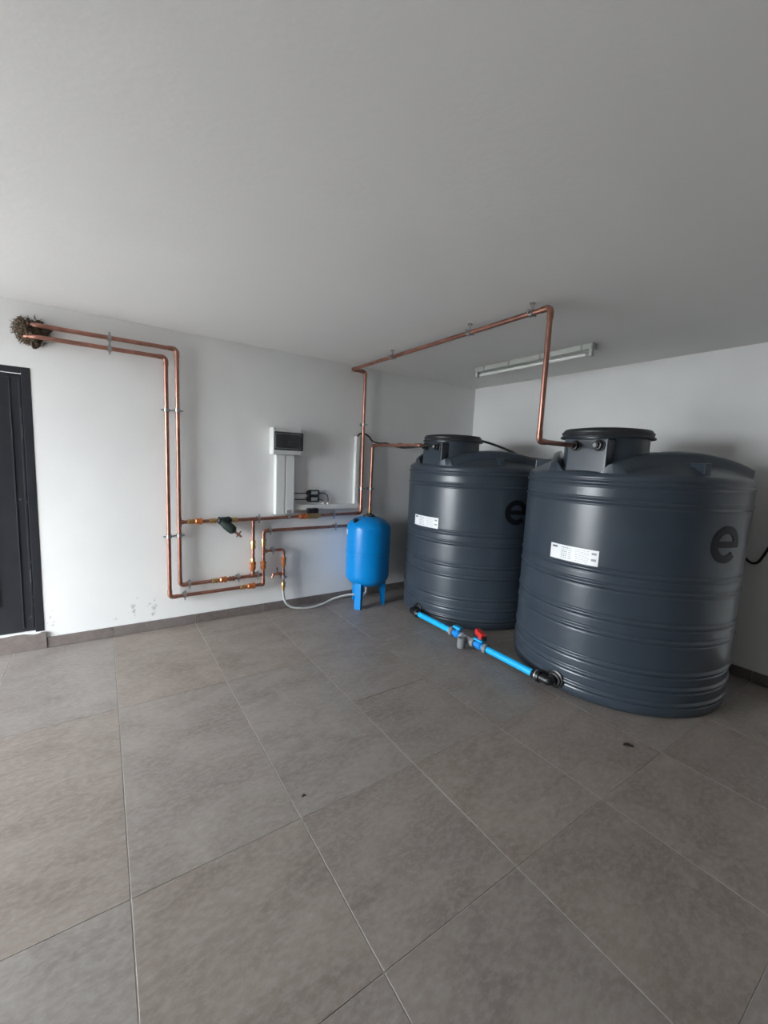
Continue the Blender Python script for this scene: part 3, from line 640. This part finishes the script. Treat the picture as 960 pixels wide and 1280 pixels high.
# ------------------------------------------------------------------ blue outlet pipe between the tanks
BXp, BZ = T2[0]-TR-0.075, 0.078
bp_ = thing('outlet_pipe', (BXp, 2.25, 0), 'bright blue outlet pipe with valves on the floor joining both tanks', 'pipe')
ya, yb = T1[1], T2[1]
PRB = 0.0255
obj('blue_tube', G().cyl((BXp, ya-0.075, BZ), (BXp, 2.46, BZ), PRB, seg=20), 'pipe_blue', bp_)
obj('blue_tube', G().cyl((BXp, 2.07, BZ), (BXp, yb+0.11, BZ), PRB, seg=20), 'pipe_blue', bp_)
for y, s in ((ya, -1), (yb, 1)):
    e = obj('elbow', G().tube(fillet([(T2[0]-TR-0.045, y, BZ), (BXp, y, BZ), (BXp, y+s*0.09, BZ)], 0.035), 0.029, 18), 'black_plastic', bp_)
    obj('collar', G().spin((BXp, y+s*0.065, BZ), (0, s, 0), [(0, 0.040), (0.018, 0.042), (0.020, 0.036), (0.028, 0.036), (0.030, 0.041), (0.046, 0.039), (0.060, 0.032)], 18), 'black_plastic', e)
    obj('clamp_ring', G().spin((BXp, y+s*0.088, BZ), (0, s, 0), [(0, 0.0365), (0, 0.0405), (0.008, 0.0405), (0.008, 0.0365)], 18), 'steel', e)
def ball_valve(yc, handle):
    b = obj('ball_valve', G().spin((BXp, yc+0.045, BZ), (0, -1, 0), [(0, 0.026), (0.018, 0.026), (0.022, 0.033), (0.068, 0.033), (0.072, 0.026), (0.090, 0.026)], 18).cyl((BXp, yc, BZ+0.025), (BXp, yc, BZ+0.052), 0.015), 'valve_blue', bp_)
    obj('union_nut', G().spin((BXp, yc+0.085, BZ), (0, -1, 0), [(0, 0.030), (0.004, 0.039), (0.034, 0.039), (0.038, 0.032)], 12), 'grey_pvc', b, ang=25)
    obj('union_nut', G().spin((BXp, yc-0.047, BZ), (0, -1, 0), [(0, 0.032), (0.004, 0.039), (0.034, 0.039), (0.038, 0.030)], 12), 'grey_pvc', b, ang=25)
    if handle == 'red':
        M = Matrix.Translation((BXp, yc, BZ+0.098)) @ Matrix.Rotation(R(-25), 4, 'Z') @ Matrix.Scale(1.2, 4)
        obj('collar_cap', G().box(BXp-0.030, BXp+0.030, yc-0.046, yc+0.046, BZ+0.040, BZ+0.056, 0.006), 'pipe_blue', b)
        h = obj('red_handle', G().box(-0.020, 0.020, -0.055, 0.055, -0.022, 0.018, 0.010, M).cyl((BXp, yc, BZ+0.05), (BXp, yc, BZ+0.08), 0.014), 'red_plastic', b); h['label'] = 'red valve handle'
        obj('handle_tip', G().box(-0.018, 0.018, -0.075, -0.052, -0.020, 0.006, 0.006, M), 'black_plastic', h)
    else:
        obj('blue_handle', G().box(BXp-0.022, BXp+0.022, yc-0.042, yc+0.042, BZ+0.046, BZ+0.068, 0.007), 'pipe_blue', b)
ball_valve(2.395, 'blue'); ball_valve(2.145, 'red')
obj('connector', G().cyl((BXp, 2.32, BZ), (BXp, 2.22, BZ), 0.022), 'pipe_blue', bp_)
tj = obj('tee_piece', G().cyl((BXp, 2.315, BZ), (BXp, 2.235, BZ), 0.031).tube(fillet([(BXp, 2.275, BZ), (BXp-0.065, 2.275, BZ)], 0.02), 0.029, 16), 'grey_pvc', bp_)
obj('tee_cap', G().spin((BXp-0.072, 2.275, BZ+0.030), (0, 0, -1), [(0, 0.028), (0.006, 0.034), (0.075, 0.034), (0.085, 0.030)], 16), 'grey_pvc', tj)

# ------------------------------------------------------------------ fluorescent batten on the ceiling
LX, LY0, LY1 = 3.135, 1.845, 3.045
lm = thing('fluorescent_batten', (LX, (LY0+LY1)/2, HC), 'unlit slim white fluorescent batten on the ceiling above the tanks', 'light fixture')
obj('batten_body', G().box(LX-0.030, LX+0.030, LY0, LY1, HC-0.042, HC, 0.004), 'aged_enamel', lm)
obj('tube_lamp', G().cyl((LX, LY0+0.035, HC-0.074), (LX, LY1-0.035, HC-0.074), 0.0145, seg=18), 'lamp_glass', lm)
for y0, y1 in ((LY0, LY0+0.026), (LY1-0.026, LY1)):
    obj('lamp_holder', G().box(LX-0.018, LX+0.018, y0, y1, HC-0.094, HC-0.040, 0.004), 'aged_enamel', lm)
for y, y1 in ((LY0+0.036, LY0+0.056), (LY1-0.056, LY1-0.036)):
    obj('tube_cap', G().cyl((LX, y, HC-0.074), (LX, y1, HC-0.074), 0.0152, seg=18), 'steel', lm)
obj('end_cap', G().box(LX-0.032, LX+0.032, LY0-0.012, LY0+0.001, HC-0.046, HC, 0.003), 'label_grey', lm)
for y in (LY1-0.12, LY1-0.42, LY1-0.75, LY0+0.08):
    obj('spring_clip', G().box(LX-0.033, LX-0.029, y-0.008, y+0.008, HC-0.044, HC-0.004), 'label_grey', lm, smooth=False)

# ------------------------------------------------------------------ fibre packing round the pipe hole
fp = thing('wall_packing', (-0.372, D1, 2.28), 'ragged brown fibre packing round the pipe hole in the wall', 'packing')
rnd = random.Random(11); g = G(); NA, NRr = 48, 10; vs = [(-0.372, D1-0.055, 2.285)]; fs = []
edge = [0.095+rnd.uniform(-0.018, 0.018)+0.012*math.sin(3*2*PI*k/NA) for k in range(NA)]
for i in range(1, NRr+1):
    t = i/NRr
    for k in range(NA):
        a = 2*PI*k/NA; r = edge[k]*t
        vs.append((-0.372+r*math.cos(a)*1.0, D1-0.001-(0.050*math.sqrt(max(0, 1-t**2))+rnd.uniform(0, 0.020)*(1 if t < 1 else 0)), 2.282+r*math.sin(a)*0.92))
for k in range(NA): fs.append((0, 1+k, 1+(k+1) % NA))
for i in range(NRr-1):
    for k in range(NA):
        k2 = (k+1) % NA; fs.append((1+i*NA+k, 1+(i+1)*NA+k, 1+(i+1)*NA+k2, 1+i*NA+k2))
obj('packing_core', g.add(vs, fs), 'fibre', fp, smooth=False)
for nm, mm, cnt, s in (('fibre_tufts', 'fibre', 420, 1), ('pale_fibre_tufts', 'fibre_light', 260, 2)):
    g = G(); rnd = random.Random(s*5)
    for q in range(cnt):
        a = rnd.uniform(0, 2*PI) if s == 1 else rnd.uniform(R(120), R(290)); r0 = rnd.uniform(0.02, 0.100); L = rnd.uniform(0.012, 0.034)
        ctr = Vector((-0.372+r0*math.cos(a), D1-0.004-rnd.uniform(0.0, 0.075)*(1.1-r0/0.1), 2.282+r0*math.sin(a)*0.92))
        dd = Vector((math.cos(a)*0.5+rnd.uniform(-1, 1), rnd.uniform(-0.5, 0.2), math.sin(a)*0.5+rnd.uniform(-1, 1))).normalized()
        mid = ctr+dd*L*0.5+Vector((rnd.uniform(-1, 1), -abs(rnd.uniform(0, 1)), rnd.uniform(-1, 1)))*0.007
        g.tube([ctr, mid, ctr+dd*L], [0.0022, 0.0017, 0.0005], 4)
    for i_, q_ in enumerate(g.v):
        if q_[1] > D1-0.0005: g.v[i_] = (q_[0], D1-0.0005, q_[2])
    t_ = obj(nm, g, mm, fp); t_['kind'] = 'stuff'

# ------------------------------------------------------------------ bits on the floor
def litter(x, y, L, W, rz, label):
    g = G(); vs = []; fs = []; n = 8
    for k in range(n+1):
        t = k/n; w = W*math.sin(PI*(0.08+0.87*t)); zz = 0.004+0.007*math.sin(3*t+0.5)
        vs += [(L*(t-0.5), -w, zz), (L*(t-0.5), w, zz+0.004), (L*(t-0.5), -w, zz+0.002), (L*(t-0.5), w, zz+0.006)]
    for k in range(n):
        a = k*4; b = a+4; fs += [(a, b, b+1, a+1), (a+2, a+3, b+3, b+2), (a, a+2, b+2, b), (a+1, b+1, b+3, a+3)]
    fs += [(0, 1, 3, 2), (n*4, n*4+2, n*4+3, n*4+1)]
    M = Matrix.Translation((x, y, 0)) @ Matrix.Rotation(rz, 4, 'Z')
    g.add([M @ Vector(c)-Vector((0, 0, 0.0035)) for c in vs], fs)
    tag(obj('dry_leaf', g, 'leaf', loc=(x, y, 0)), label, 'leaf')
litter(2.362, 0.953, 0.055, 0.011, -0.7, 'small dark dry leaf on the floor in front of the near tank')
litter(0.70, 1.552, 0.022, 0.004, 0.3, 'tiny dark scrap on the floor tile towards the camera')
